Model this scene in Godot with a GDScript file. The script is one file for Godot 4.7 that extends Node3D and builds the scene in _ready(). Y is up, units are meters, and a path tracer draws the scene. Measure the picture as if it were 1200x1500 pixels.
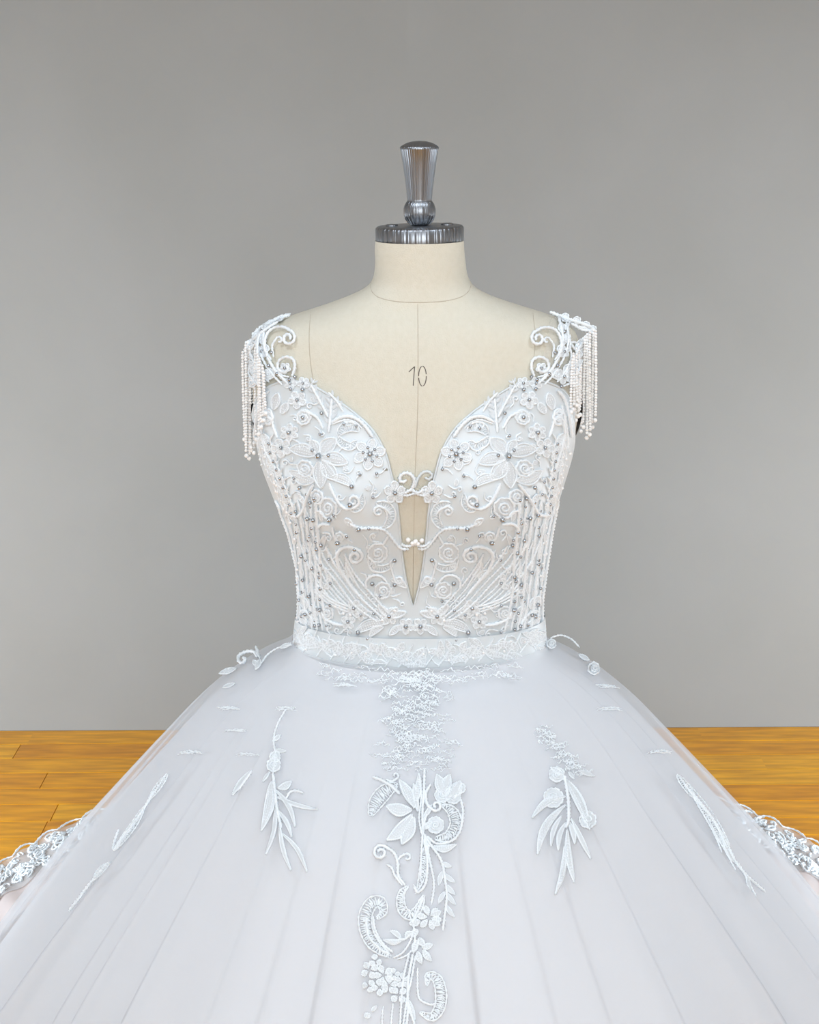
extends Node3D
# A bridal ball gown on a linen dress form, in a grey-walled room with a plank floor.
# Sizes in metres, y up, the form stands at the origin and the camera looks at it from the front.

const FOCAL := 2440.0
const EYE := Vector3(0, 1.6, 2.0)
const PITCH := -14.0
const ROLL := -0.29
const AXIS := 1211.0            # the embroidery of the two halves mirrors about this line

var cam: Camera3D
var rng := RandomNumberGenerator.new()

# ---- torso tables -------------------------------------------------------
const TY0 := 0.74
const TDY := 0.002
var TW: PackedFloat32Array = []
var TC: PackedFloat32Array = []
var TF: PackedFloat32Array = []
var TB: PackedFloat32Array = []
var tw_ := 0.1
var tc_ := 0.0
var tf_ := 0.1
var tb_ := 0.1
const TN := 2.25
var bust_y := 1.2

# ---- skirt tables -------------------------------------------------------
var SR: PackedFloat32Array = []
var FOLD: PackedFloat32Array = []
const SX := 0.007

# ---- mesh buffers -------------------------------------------------------
var MV: PackedVector3Array = []
var MN: PackedVector3Array = []
var MU: PackedVector2Array = []
var MI: PackedInt32Array = []
var MC: PackedColorArray = []
var tone := 1.0
var fill_tone := 0.80
var slim := 1.0
var bold := 1.0
var point := 0.75
var mir := false
var beads := []
var pearls := []
var M := {}
var gown: Node3D
var form: Node3D


func _ready() -> void:
	rng.seed = 41
	# ---------------- camera, environment, light, exposure ----------------
	cam = Camera3D.new(); cam.name = "camera"; add_child(cam)
	cam.position = EYE
	cam.rotation_degrees = Vector3(PITCH, 0, ROLL)
	cam.fov = rad_to_deg(2.0 * atan(750.0 / FOCAL))
	cam.near = 0.05; cam.far = 60.0; cam.current = true
	var we := WorldEnvironment.new(); we.name = "world_environment"; add_child(we)
	var env := Environment.new(); we.environment = env
	env.background_mode = Environment.BG_COLOR
	env.background_color = Color(0.75, 0.8, 0.86)
	env.tonemap_mode = Environment.TONE_MAPPER_LINEAR
	env.tonemap_exposure = 1.05
	env.sdfgi_enabled = true; env.ssao_enabled = true; env.ssil_enabled = true
	make_materials()
	# ceiling panels: [x, z, energy, label]
	for a in [[-0.8, 0.95, 0.55, "white square ceiling light panel ahead of the gown, on the side of the left wall"],
			[0.8, 0.95, 0.55, "white square ceiling light panel ahead of the gown, on the side of the right wall"]]:
		ceiling_light(a[0], a[1], a[2] * 2.2, a[3])
	softbox(Vector3(0.0, 1.85, 3.0), Vector2(2.2, 1.8), 2.95, Vector3(0, 0.7, 0.4), "large rectangular studio softbox on two black stands behind the camera")
	softbox(Vector3(-1.95, 0.55, -0.5), Vector2(0.9, 0.7), 3.5, Vector3(-0.5, 0.35, -2.08), "low studio softbox on the side of the left wall, turned to the grey wall")
	softbox(Vector3(1.95, 0.55, -0.5), Vector2(0.9, 0.7), 3.5, Vector3(0.5, 0.35, -2.08), "low studio softbox on the side of the right wall, turned to the grey wall")
	# ---------------- setting ----------------
	build_room()
	build_floor()
	# ---------------- tables, then the form and the gown ----------------
	torso_tables()
	skirt_tables()
	build_form()
	gown = Node3D.new(); gown.name = "wedding_gown"; add_child(gown)
	meta(gown, "white bridal ball gown with beaded lace bodice, tulle skirt and train, on the dress form", "wedding gown")
	build_skirt()
	build_train()
	build_bodice()
	build_straps()
	build_bridges()
	skirt_lace()


# =========================================================================
#  helpers: nodes, meshes
# =========================================================================
func meta(o: Node, label: String, category := "", group := "", kind := "") -> void:
	if label: o.set_meta("label", label)
	if category: o.set_meta("category", category)
	if group: o.set_meta("group", group)
	if kind: o.set_meta("kind", kind)

func begin() -> void:
	MV = PackedVector3Array(); MN = PackedVector3Array(); MU = PackedVector2Array(); MI = PackedInt32Array(); MC = PackedColorArray()

func vtx(p: Vector3, n: Vector3, uv := Vector2.ZERO) -> int:
	MV.append(p); MN.append(n); MU.append(uv); MC.append(Color(tone, tone, tone))
	return MV.size() - 1

func tri(a: int, b: int, c: int) -> void:
	var g := (MV[c] - MV[a]).cross(MV[b] - MV[a])
	if g.dot(MN[a] + MN[b] + MN[c]) < 0.0:
		MI.append(a); MI.append(c); MI.append(b)
	else:
		MI.append(a); MI.append(b); MI.append(c)

func quad(a: int, b: int, c: int, d: int) -> void:
	tri(a, b, c); tri(a, c, d)

func mesh_now() -> ArrayMesh:
	var arr := []; arr.resize(Mesh.ARRAY_MAX)
	arr[Mesh.ARRAY_VERTEX] = MV; arr[Mesh.ARRAY_NORMAL] = MN; arr[Mesh.ARRAY_TEX_UV] = MU; arr[Mesh.ARRAY_INDEX] = MI; arr[Mesh.ARRAY_COLOR] = MC
	var m := ArrayMesh.new()
	m.add_surface_from_arrays(Mesh.PRIMITIVE_TRIANGLES, arr)
	return m

func commit(called: String, parent: Node, mat: Material) -> MeshInstance3D:
	var o := MeshInstance3D.new()
	o.name = called
	if MI.size() > 0:
		o.mesh = mesh_now()
		o.material_override = mat
	parent.add_child(o, true)
	return o

func grid(fn: Callable, u0: float, u1: float, nu: int, v0: float, v1: float, nv: int, side := 1.0) -> void:
	var P := PackedVector3Array()
	P.resize((nu + 1) * (nv + 1))
	for j in nv + 1:
		for i in nu + 1:
			P[j * (nu + 1) + i] = fn.call(lerpf(u0, u1, float(i) / nu), lerpf(v0, v1, float(j) / nv))
	var wrap: bool = P[0].distance_to(P[nu]) < 1e-4
	var b0 := MV.size()
	for j in nv + 1:
		for i in nu + 1:
			var il := i - 1 if i > 0 else (nu - 1 if wrap else 0)
			var ir := i + 1 if i < nu else (1 if wrap else nu)
			var du := P[j * (nu + 1) + ir] - P[j * (nu + 1) + il]
			var dv := P[mini(j + 1, nv) * (nu + 1) + i] - P[maxi(j - 1, 0) * (nu + 1) + i]
			vtx(P[j * (nu + 1) + i], du.cross(dv).normalized() * side, Vector2(float(i) / nu, float(j) / nv))
	for j in nv:
		for i in nu:
			var a := b0 + j * (nu + 1) + i
			quad(a, a + 1, a + nu + 2, a + nu + 1)

func lathe(profile: Array, x: float, z: float, seg := 48) -> void:
	# profile: [r, y] from bottom to top; sharp corners are doubled points
	var n := profile.size()
	for k in n - 1:
		var r0: float = profile[k][0]; var y0: float = profile[k][1]
		var r1: float = profile[k + 1][0]; var y1: float = profile[k + 1][1]
		var d := Vector2(r1 - r0, y1 - y0)
		if d.length() < 1e-7: continue
		var nn := Vector2(d.y, -d.x).normalized()
		var n0 := nn; var n1 := nn
		if k > 0:
			var e := Vector2(r0 - profile[k - 1][0], y0 - profile[k - 1][1])
			if e.length() > 1e-7 and e.normalized().dot(d.normalized()) > 0.7:
				n0 = (nn + Vector2(e.y, -e.x).normalized()).normalized()
		if k < n - 2:
			var e2 := Vector2(profile[k + 2][0] - r1, profile[k + 2][1] - y1)
			if e2.length() > 1e-7 and e2.normalized().dot(d.normalized()) > 0.7:
				n1 = (nn + Vector2(e2.y, -e2.x).normalized()).normalized()
		var b := MV.size()
		for i in seg + 1:
			var a := TAU * i / seg
			var c := cos(a); var s := sin(a)
			vtx(Vector3(x + r0 * s, y0, z + r0 * c), Vector3(n0.x * s, n0.y, n0.x * c), Vector2(float(i) / seg, y0))
			vtx(Vector3(x + r1 * s, y1, z + r1 * c), Vector3(n1.x * s, n1.y, n1.x * c), Vector2(float(i) / seg, y1))
		for i in seg:
			var q := b + i * 2
			quad(q, q + 2, q + 3, q + 1)

func box(lo: Vector3, hi: Vector3, bevel := 0.0) -> void:
	# a box with chamfered top edges
	var b := bevel
	var c := [Vector3(lo.x, lo.y, lo.z), Vector3(hi.x, lo.y, lo.z), Vector3(hi.x, lo.y, hi.z), Vector3(lo.x, lo.y, hi.z)]
	var m := [Vector3(lo.x, hi.y - b, lo.z), Vector3(hi.x, hi.y - b, lo.z), Vector3(hi.x, hi.y - b, hi.z), Vector3(lo.x, hi.y - b, hi.z)]
	var t := [Vector3(lo.x + b, hi.y, lo.z + b), Vector3(hi.x - b, hi.y, lo.z + b), Vector3(hi.x - b, hi.y, hi.z - b), Vector3(lo.x + b, hi.y, hi.z - b)]
	var mid := (lo + hi) / 2
	var face := func(a: Vector3, b2: Vector3, c2: Vector3, d: Vector3):
		var n := (b2 - a).cross(c2 - a).normalized()
		if n.dot((a + c2) / 2 - mid) < 0: n = -n
		var ids := []
		for p in [a, b2, c2, d]:
			var uv := Vector2(p.x, p.z)
			if absf(n.x) > 0.8: uv = Vector2(p.z, p.y)
			elif absf(n.z) > 0.8: uv = Vector2(p.x, p.y)
			ids.append(vtx(p, n, uv))
		quad(ids[0], ids[1], ids[2], ids[3])
	face.call(c[0], c[1], c[2], c[3])
	for k in 4:
		var k2 := (k + 1) % 4
		face.call(c[k], c[k2], m[k2], m[k])
		if b > 0: face.call(m[k], m[k2], t[k2], t[k])
	face.call(t[0], t[1], t[2], t[3])

func ball(p: Vector3, r: float, lon := 8, lat := 5) -> void:
	var b := MV.size()
	for j in lat + 1:
		var a := PI * j / lat
		for i in lon + 1:
			var o := TAU * i / lon
			var n := Vector3(sin(a) * cos(o), cos(a), sin(a) * sin(o))
			vtx(p + n * r, n)
	for j in lat:
		for i in lon:
			var q := b + j * (lon + 1) + i
			quad(q, q + 1, q + lon + 2, q + lon + 1)

# a cord swept along points with surface normals; twist makes it look plied
func tube(P: PackedVector3Array, N: PackedVector3Array, r: float, sides := 6, flat := 0.9, twist := 0.16, taper := true) -> void:
	var n := P.size()
	if n < 2: return
	var b := MV.size()
	for i in n:
		var t := (P[mini(i + 1, n - 1)] - P[maxi(i - 1, 0)])
		if t.length() < 1e-8: t = Vector3.RIGHT
		t = t.normalized()
		var nn := (N[i] - t * N[i].dot(t)).normalized()
		var bb := t.cross(nn)
		var rr := r * (1.0 + twist * 1.7 * sin(i * 2.4))
		if taper: rr *= minf(1.0, 0.35 + 0.4 * minf(i, n - 1 - i))
		for k in sides + 1:
			var a := TAU * k / sides
			var d := bb * cos(a) + nn * sin(a) * flat
			vtx(P[i] + d * rr, d.normalized())
	for i in n - 1:
		for k in sides:
			var q := b + i * (sides + 1) + k
			quad(q, q + 1, q + sides + 2, q + sides + 1)


# =========================================================================
#  the three cloth surfaces and the photo's measure
# =========================================================================
func row_y(row: float) -> float:     # height, at the form's axis, of a picture row
	return EYE.y - EYE.z * tan(atan((row - 750.0) / FOCAL) - deg_to_rad(PITCH))

func row_scale(row: float) -> float: # picture pixels per metre at the form's axis
	var a := deg_to_rad(-PITCH)
	return FOCAL / (EYE.z * cos(a) + (EYE.y - row_y(row)) * sin(a))

func col_x(col: float) -> float:
	return (col - 600.0) / row_scale(345)

func sight(px: float, py: float) -> Vector3:
	var d := cam.basis * Vector3(px - 600.0, 750.0 - py, -FOCAL)
	return d / -d.z

func at_depth(px: float, py: float, z: float) -> Vector3:
	return EYE + sight(px, py) * (EYE.z - z)

func torso_tables() -> void:
	var rows := [
		[335, 553, 681, .052, .052], [365, 551, 682, .054, .054], [385, 552, 684, .055, .055], [402, 550, 686, .056, .057], [415, 546, 691, .057, .060], [425, 533, 700, .059, .064], [436, 508, 724, .061, .068],
		[446, 480, 752, .065, .073], [455, 452, 782, .070, .078], [464, 422, 812, .076, .084], [474, 396, 833, .081, .089], [488, 380, 846, .087, .094], [510, 373, 850, .094, .099], [550, 370, 852, .104, .106],
		[600, 373, 850, .113, .109], [640, 379, 841, .117, .107], [680, 389, 830, .118, .102], [730, 408, 814, .111, .095], [780, 427, 804, .101, .090], [830, 439, 796, .094, .087], [880, 442, 789, .090, .086],
		[930, 439, 789, .089, .087], [960, 437, 793, .090, .090], [1020, 425, 808, .098, .102], [1120, 400, 835, .110, .125], [1230, 395, 840, .112, .13]]
	var n := int((1.47 - TY0) / TDY) + 1
	for arr in 4:
		var raw := PackedFloat32Array()
		for i in n:
			var y := TY0 + i * TDY
			var v := 0.0
			var k := 0
			while k < rows.size() - 2 and row_y(rows[k + 1][0]) > y: k += 1
			var ya := row_y(rows[k][0]); var yb := row_y(rows[k + 1][0])
			var t := clampf((ya - y) / (ya - yb), 0, 1)
			var f := func(q):
				if arr == 0: return (q[2] - q[1]) / 2.0 / row_scale(q[0])
				if arr == 1: return ((q[2] + q[1]) / 2.0 - 600.0) / row_scale(q[0])
				return q[3] if arr == 2 else q[4]
			v = lerpf(f.call(rows[k]), f.call(rows[k + 1]), t)
			raw.append(v)
		for pass_ in 2:
			var sm := raw.duplicate()
			for i in n:
				var s := 0.0
				for d in range(-2, 3): s += raw[clampi(i + d, 0, n - 1)]
				sm[i] = s / 5.0
			raw = sm
		if arr == 0: TW = raw
		elif arr == 1: TC = raw
		elif arr == 2: TF = raw
		else: TB = raw
	bust_y = row_y(672) - 0.035

func torso_at(y: float) -> void:
	var f := clampf((y - TY0) / TDY, 0, TW.size() - 1.001)
	var i := int(f)
	f -= i
	tw_ = lerpf(TW[i], TW[i + 1], f); tc_ = lerpf(TC[i], TC[i + 1], f)
	tf_ = lerpf(TF[i], TF[i + 1], f); tb_ = lerpf(TB[i], TB[i + 1], f)

func bust(x: float, y: float) -> float:
	var dy := (y - bust_y) / 0.062
	if absf(dy) > 3: return 0.0
	var dx := (absf(x - tc_) - 0.088) / 0.052
	return 0.027 * exp(-dx * dx - dy * dy * (0.8 if dy > 0 else 1.2))

func torso_z(x: float, y: float) -> float:
	torso_at(y)
	var u := absf(x - tc_) / tw_
	if u >= 1.0: return -3.0 * (u - 1.0)
	return tf_ * pow(1.0 - pow(u, TN), 1.0 / TN) + bust(x, y) * (1.0 - u * u * u * u)

func torso_pt(th: float, y: float, off := 0.0) -> Vector3:
	torso_at(y)
	var s := sin(th); var c := cos(th)
	var u := pow(absf(s), 2.0 / TN)
	var x := tc_ + (tw_ + off) * signf(s) * u
	var z := (tf_ if c > 0 else tb_)
	z = (z + off) * signf(c) * pow(absf(c), 2.0 / TN)
	if c > 0: z += bust(x, y) * (1.0 - u * u * u * u)
	return Vector3(x, y, z)

func torso_n(th: float, y: float) -> Vector3:
	var e := 0.012
	var a := torso_pt(th + e, y) - torso_pt(th - e, y)
	var b := torso_pt(th, y + 0.003) - torso_pt(th, y - 0.003)
	return a.cross(b).normalized()

func skirt_tables() -> void:
	var ys := [1.0, .975, .96, .945, .93, .90, .87, .84, .80, .76, .72, .68, .62, .55, .45, .35, .25, .12, 0.0]
	var rs := [.140, .143, .146, .152, .170, .222, .259, .290, .324, .359, .393, .427, .477, .530, .603, .672, .734, .808, .876]
	for i in 501:
		var y := i * 0.002
		var k := 0
		while k < ys.size() - 2 and ys[k + 1] > y: k += 1
		SR.append(lerpf(rs[k], rs[k + 1], clampf((ys[k] - y) / (ys[k] - ys[k + 1]), 0, 1)))
	for pass_ in 3:
		var sm := SR.duplicate()
		for i in 501:
			var s := 0.0
			for d in range(-5, 6): s += SR[clampi(i + d, 0, 500)]
			sm[i] = s / 11.0
		SR = sm
	FOLD.resize(4096); FOLD.fill(0.0)
	# folds that can be followed in the photograph, by a point low on each
	var folds := []
	for a in [[200, 1347, 1.0], [257, 1357, 1.3], [62, 1430, 2.2], [120, 1440, 1.0], [470, 1440, 1.2], [395, 1450, .6], [540, 1440, .5], [690, 1450, 1.5], [1047, 1360, 2.2], [930, 1360, 1.0], [1127, 1360, 1.6], [1165, 1350, 1.0], [800, 1460, .5], [870, 1440, .6], [330, 1440, .5]]:
		var h: Array = hit(1, a[0], a[1])
		var p: Vector3 = h[0]
		folds.append([atan2(p.x - SX, p.z), a[2] * .0088, 0.10 + rng.randf() * .07])
	for k in 26:
		folds.append([PI * 0.52 + k * (PI * 0.96 / 26.0) + rng.randf_range(-.03, .03), rng.randf_range(.003, .010), rng.randf_range(.06, .13)])
	for i in 4096:
		var th := -PI + TAU * i / 4096.0
		var s := 0.0015 * sin(th * 11.0 + 1.0) + 0.001 * sin(th * 23.0)
		for f in folds:
			var d: float = wrapf(th - f[0], -PI, PI)
			if f[0] < 0: d = -d
			if d < 0 and d > -f[2]: s += f[1] * pow(1.0 + d / f[2], 2.0)
			elif d >= 0 and d < .03: s += f[1] * exp(-pow(d / .008, 2.0))
		FOLD[i] = s

func skirt_r(y: float) -> float:
	var f := clampf(y / 0.002, 0, 499.0)
	var i := int(f)
	return lerpf(SR[i], SR[i + 1], f - i)

func fold_at(th: float, y: float) -> float:
	var f := fposmod((th + PI) / TAU, 1.0) * 4095.0
	var i := int(f)
	return lerpf(FOLD[i], FOLD[mini(i + 1, 4095)], f - i) * smoothstep(0.95, 0.45, y) * 1.6

func front_squash(y: float) -> float:
	return lerpf(0.70, 1.0, smoothstep(0.975, 0.78, y))

func skirt_z(x: float, y: float) -> float:
	var r := skirt_r(y)
	var dx := x - SX
	if absf(dx) >= r: return -2.0 * (absf(dx) - r)
	var z := sqrt(r * r - dx * dx)
	r += fold_at(atan2(dx, z), y)
	if absf(dx) >= r: return -0.01
	return sqrt(r * r - dx * dx) * front_squash(y)

func skirt_pt(th: float, y: float, off: float, folded: float) -> Vector3:
	var r := skirt_r(y) + fold_at(th, y) * folded + off
	var p := Vector3(SX + r * sin(th), y, r * cos(th) * front_squash(y))
	var f := clampf((skirt_top(th) - y) / 0.034, 0.0, 1.0)
	if f < 1.0:
		var q := torso_pt(th, y, 0.0095)      # gathered into the waistband
		p = q.lerp(p, pow(f, 0.33))
	return p

func skirt_top(th: float) -> float:
	return lerpf(0.933, 0.938, pow(absf(sin(th)), 2.0)) if cos(th) > 0 else lerpf(0.946, 0.938, pow(absf(sin(th)), 2.0))

func surf_z(k: int, x: float, y: float) -> float:
	if k == 0 or k == 3: return torso_z(x, y)
	if k == 1: return skirt_z(x, y)
	torso_at(y)      # 2: lace that hangs past the shoulder's edge
	var u := absf(x - tc_) / tw_
	return 0.010 + (maxf(0.0, torso_z(x, y)) if u < 1.0 else 0.0)

# the point of a surface that the photograph shows at a spot: [point, normal]
func hit(k: int, px: float, py: float) -> Array:
	if mir: px = AXIS - px
	if k == 0 or k == 3:      # the lace stays on the cloth
		if mir: px += 20.0 * clampf((520.0 - px) / 100.0, 0, 1) * clampf((py - 660.0) / 80.0, 0, 1)
		var q0 := at_depth(px, py, 0.0)
		torso_at(q0.y)
		px += (clampf(q0.x, tc_ - tw_ * 0.993, tc_ + tw_ * 0.993) - q0.x) * 1200.0
	var d := sight(px, py)
	var z1 := 0.20 if k != 1 else 0.98
	var z0 := -0.04 if k != 1 else -0.15
	var steps := 24 if k != 1 else 50
	var last := z1
	var found := false
	var lo := z0; var hi := z1
	for i in range(1, steps + 1):
		var z := lerpf(z1, z0, float(i) / steps)
		var p := EYE + d * (EYE.z - z)
		if z < surf_z(k, p.x, p.y):
			lo = z; hi = last; found = true
			break
		last = z
	if not found:
		lo = 0.0; hi = 0.0
	for i in 11:
		var m := (lo + hi) / 2
		var p := EYE + d * (EYE.z - m)
		if m < surf_z(k, p.x, p.y): lo = m
		else: hi = m
	var q := EYE + d * (EYE.z - (lo + hi) / 2)
	var e := 0.002 if k != 1 else 0.004
	var gx := (surf_z(k, q.x + e, q.y) - surf_z(k, q.x - e, q.y)) / (2 * e)
	var gy := (surf_z(k, q.x, q.y + e) - surf_z(k, q.x, q.y - e)) / (2 * e)
	return [q, Vector3(-clampf(gx, -6, 6), -clampf(gy, -3, 3), 1).normalized()]

func off_of(k: int) -> float:
	return [0.0046, 0.0016, 0.003, 0.0085][k]


# =========================================================================
#  embroidery
# =========================================================================
func spline(a: Array, step := 2.0, closed := false) -> PackedVector2Array:
	var c: Array[Vector2] = []
	for i in range(0, a.size(), 2): c.append(Vector2(a[i], a[i + 1]))
	var out := PackedVector2Array()
	var n := c.size()
	var segs := n if closed else n - 1
	for i in segs:
		var p0 := c[(i - 1 + n) % n] if closed or i > 0 else c[0] * 2 - c[1]
		var p1 := c[i]; var p2 := c[(i + 1) % n]
		var p3 := c[(i + 2) % n] if closed or i + 2 < n else p2 * 2 - p1
		var m := maxi(2, int(p1.distance_to(p2) / step))
		for j in m: out.append(p1.cubic_interpolate(p2, p0, p3, float(j) / m))
	out.append(c[0] if closed else c[n - 1])
	return out

func lay(k: int, L: PackedVector2Array, r: float, twist := 0.16, lift := 0.0, flat := 0.9) -> void:
	if r > 0.0006: r *= bold
	var P := PackedVector3Array(); var N := PackedVector3Array()
	for p in L:
		var h := hit(k, p.x, p.y)
		P.append(h[0] + h[1] * (off_of(k) + r * 0.5 + lift)); N.append(h[1])
	tube(P, N, r * 1.2, 5, 1.0, twist)

func cord(k: int, a: Array, r := 1.1, twist := 0.18, lift := 0.0) -> void:
	lay(k, spline(a), r * 0.001, twist, lift)

func scroll(k: int, a: Array, rad: float, turn: float, r := 1.2, turns := 1.35) -> void:
	# a cord that ends in a spiral curling to one side (turn = +1 clockwise in the picture)
	var L := spline(a)
	var n := L.size()
	var t := (L[n - 1] - L[n - 2]).normalized()
	var side := Vector2(-t.y, t.x) * turn
	var c := L[n - 1] + side * rad
	var a0 := (L[n - 1] - c).angle()
	var m := int(turns * 22)
	for i in range(1, m + 1):
		var f := float(i) / m
		L.append(c + Vector2.from_angle(a0 + turn * TAU * turns * f) * rad * lerpf(1.0, 0.25, f))
	lay(k, L, r * 0.001)

func leaf(k: int, bx: float, by: float, tx: float, ty: float, w: float, bend := 0.0, high := 1.2, edge := 0.7, blunt := 1.0) -> void:
	var b := Vector2(bx, by); var t := Vector2(tx, ty)
	var ax := t - b
	var sd := Vector2(-ax.y, ax.x).normalized()
	var nu := clampi(int(ax.length() / 1.7), 6, 34)
	var i0 := MV.size()
	var rim_l := PackedVector2Array(); var rim_r := PackedVector2Array()
	tone = fill_tone
	for i in nu + 1:
		var f := float(i) / nu
		var ww := w * 0.5 * slim * pow(maxf(0.0, sin(PI * pow(f, blunt))), point)
		var c := b + ax * f + sd * bend * sin(PI * f)
		rim_l.append(c - sd * ww); rim_r.append(c + sd * ww)
		for j in 5:
			var g := (j - 2) / 2.0
			var h := hit(k, c.x + sd.x * ww * g, c.y + sd.y * ww * g)
			var rise := 0.001 * high * (1.0 - g * g) + 0.00055 * (i % 2)
			vtx(h[0] + h[1] * (off_of(k) + rise), (h[1] + _tilt(sd, g)).normalized())
	for i in nu:
		for j in 4:
			var q := i0 + i * 5 + j
			quad(q, q + 1, q + 6, q + 5)
	tone = 1.0
	if w * slim >= 6.5 and edge > 0:       # threads worked along the leaf
		for g in [-0.55, 0.0, 0.5]:
			var H := PackedVector2Array()
			for i in range(1, nu):
				var f := lerpf(0.12, 0.86, float(i) / nu)
				var ww := w * 0.5 * slim * pow(maxf(0.0, sin(PI * pow(f, blunt))), point)
				H.append(b + ax * f + sd * (bend * sin(PI * f) + ww * g + 0.5 * sin(i * 1.9)))
			lay(k, H, 0.00042, 0.5, 0.001 * high * 0.75)
	if edge > 0:
		rim_r.reverse()
		rim_l.append_array(rim_r)
		var flat_rim := []
		for p in rim_l: flat_rim.append(p.x); flat_rim.append(p.y)
		lay(k, spline(flat_rim, 2.6), edge * 0.001, 0.2)

func _tilt(sd: Vector2, g: float) -> Vector3:
	return Vector3(sd.x * (-1.0 if mir else 1.0), -sd.y, 0) * g * 0.35

func flower(k: int, cx: float, cy: float, r: float, n := 5, rot := 0.0, bead_r := 2.6) -> void:
	for i in n:
		var a := rot + TAU * i / n
		var d := Vector2.from_angle(a)
		leaf(k, cx + d.x * r * 0.18, cy + d.y * r * 0.18, cx + d.x * r, cy + d.y * r, r * 4.4 / n * 0.75, 0, 1.3, 0.75, 1.35)
	if bead_r > 0: bead(k, cx, cy, bead_r)

func rosette(k: int, cx: float, cy: float, r: float, lobes := 7, fill := true) -> void:
	# a scalloped disc with a spiral inside
	var L := PackedVector2Array()
	var m := maxi(18, int(r * 3.2))
	for i in m + 1:
		var a := TAU * i / m
		L.append(Vector2(cx, cy) + Vector2.from_angle(a) * r * (1.0 + 0.11 * absf(sin(a * lobes / 2.0))))
	if fill:
		var h := hit(k, cx, cy)
		tone = fill_tone
		var c := vtx(h[0] + h[1] * (off_of(k) + 0.0012), h[1])
		var ring := []
		for i in m + 1:
			var g := hit(k, L[i].x, L[i].y)
			ring.append(vtx(g[0] + g[1] * (off_of(k) + 0.0003), g[1]))
		for i in m: tri(c, ring[i], ring[i + 1])
		tone = 1.0
	lay(k, L, 0.0009, 0.25)
	var S := PackedVector2Array()
	var q := int(r * 2.6) + 8
	for i in q:
		var f := float(i) / (q - 1)
		S.append(Vector2(cx, cy) + Vector2.from_angle(f * TAU * 1.7 + 1.0) * r * lerpf(0.68, 0.12, f))
	lay(k, S, 0.0008, 0.25, 0.0008)

func band(k: int, a: Array, w: float, r := 0.55, dens := 1.0) -> void:
	# a lacy plume: two edge cords and a worm of thread between them
	var L := spline(a, 3.0)
	var n := L.size()
	var A := PackedVector2Array(); var B := PackedVector2Array(); var Z := PackedVector2Array()
	for i in n:
		var t := (L[mini(i + 1, n - 1)] - L[maxi(i - 1, 0)]).normalized()
		var s := Vector2(-t.y, t.x)
		var f := float(i) / (n - 1)
		var ww := w * 0.5 * pow(sin(PI * clampf(f, 0.02, 0.98)), 0.5)
		A.append(L[i] + s * ww); B.append(L[i] - s * ww)
		for g in [-0.75, 0.1, 0.75, -0.1] if dens > 0.9 else [-.7, .7]:
			Z.append(L[i] + s * ww * g + t * rng.randf_range(-1.2, 1.2))
	lay(k, A, 0.001 * r * 1.3, 0.25); lay(k, B, 0.001 * r * 1.3, 0.25); lay(k, Z, 0.001 * r, 0.3)

func frond(k: int, a: Array, leaves: int, size: float, spread := 0.7, r := 0.9) -> void:
	var L := spline(a, 2.0)
	lay(k, L, r * 0.001)
	var n := L.size()
	for i in leaves:
		var j := clampi(int(n * (0.25 + 0.72 * i / leaves)), 1, n - 2)
		var t := (L[j + 1] - L[j - 1]).normalized()
		for s in [-1.0, 1.0]:
			var d := t.rotated(s * spread)
			leaf(k, L[j].x, L[j].y, L[j].x + d.x * size, L[j].y + d.y * size, size * 0.38, 0, 1.0, 0.0)

func bead(k: int, x: float, y: float, r := 2.4) -> void:
	var h := hit(k, x, y)
	beads.append([h[0] + h[1] * (off_of(k) + r * 0.00105), r * 0.00102])

func pearl(k: int, x: float, y: float, r := 1.8) -> void:
	var h := hit(k, x, y)
	pearls.append([h[0] + h[1] * (off_of(k) + r * 0.00082 * 0.8), r * 0.00082])

func flush_beads(parent: Node) -> void:
	if beads.size():
		begin()
		for b in beads: ball(b[0], b[1], 8, 5)
		meta(commit("silver_beads", parent, M.silver), "small silver grey beads sewn on the lace", "", "", "stuff")
	if pearls.size():
		begin()
		for b in pearls: ball(b[0], b[1], 7, 4)
		meta(commit("pearl_beads", parent, M.pearl), "tiny white pearl beads sewn on the lace", "", "", "stuff")
	beads = []; pearls = []


# =========================================================================
#  materials
# =========================================================================
func mat(c: Color, rough: float, metal := 0.0) -> StandardMaterial3D:
	var m := StandardMaterial3D.new()
	m.albedo_color = c; m.roughness = rough; m.metallic = metal
	m.cull_mode = BaseMaterial3D.CULL_DISABLED
	return m

func noise_tex(freq: float, size: Vector2i, stretch: Vector2, ramp_: Array, sd := 1, octaves := 4) -> ImageTexture:
	var n := FastNoiseLite.new()
	n.seed = sd; n.frequency = freq; n.fractal_octaves = octaves
	var im := Image.create(size.x, size.y, false, Image.FORMAT_RGB8)
	var ca: Color = ramp_[0]; var cb: Color = ramp_[1]
	for y in size.y:
		for x in size.x:
			var v := clampf(n.get_noise_2d(x * stretch.x, y * stretch.y) * 0.9 + 0.5, 0, 1)
			im.set_pixel(x, y, ca.lerp(cb, v))
	return ImageTexture.create_from_image(im)

func normal_tex(freq: float, stretch: Vector2, strength: float, sd := 3) -> ImageTexture:
	var n := FastNoiseLite.new()
	n.seed = sd; n.frequency = freq; n.fractal_octaves = 2
	var im := Image.create(256, 256, false, Image.FORMAT_RGB8)
	for y in 256:
		for x in 256:
			var v := clampf(n.get_noise_2d(x * stretch.x, y * stretch.y) * 0.9 + 0.5, 0, 1)
			im.set_pixel(x, y, Color(v, v, v))
	im.bump_map_to_normal_map(strength)
	return ImageTexture.create_from_image(im)

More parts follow.
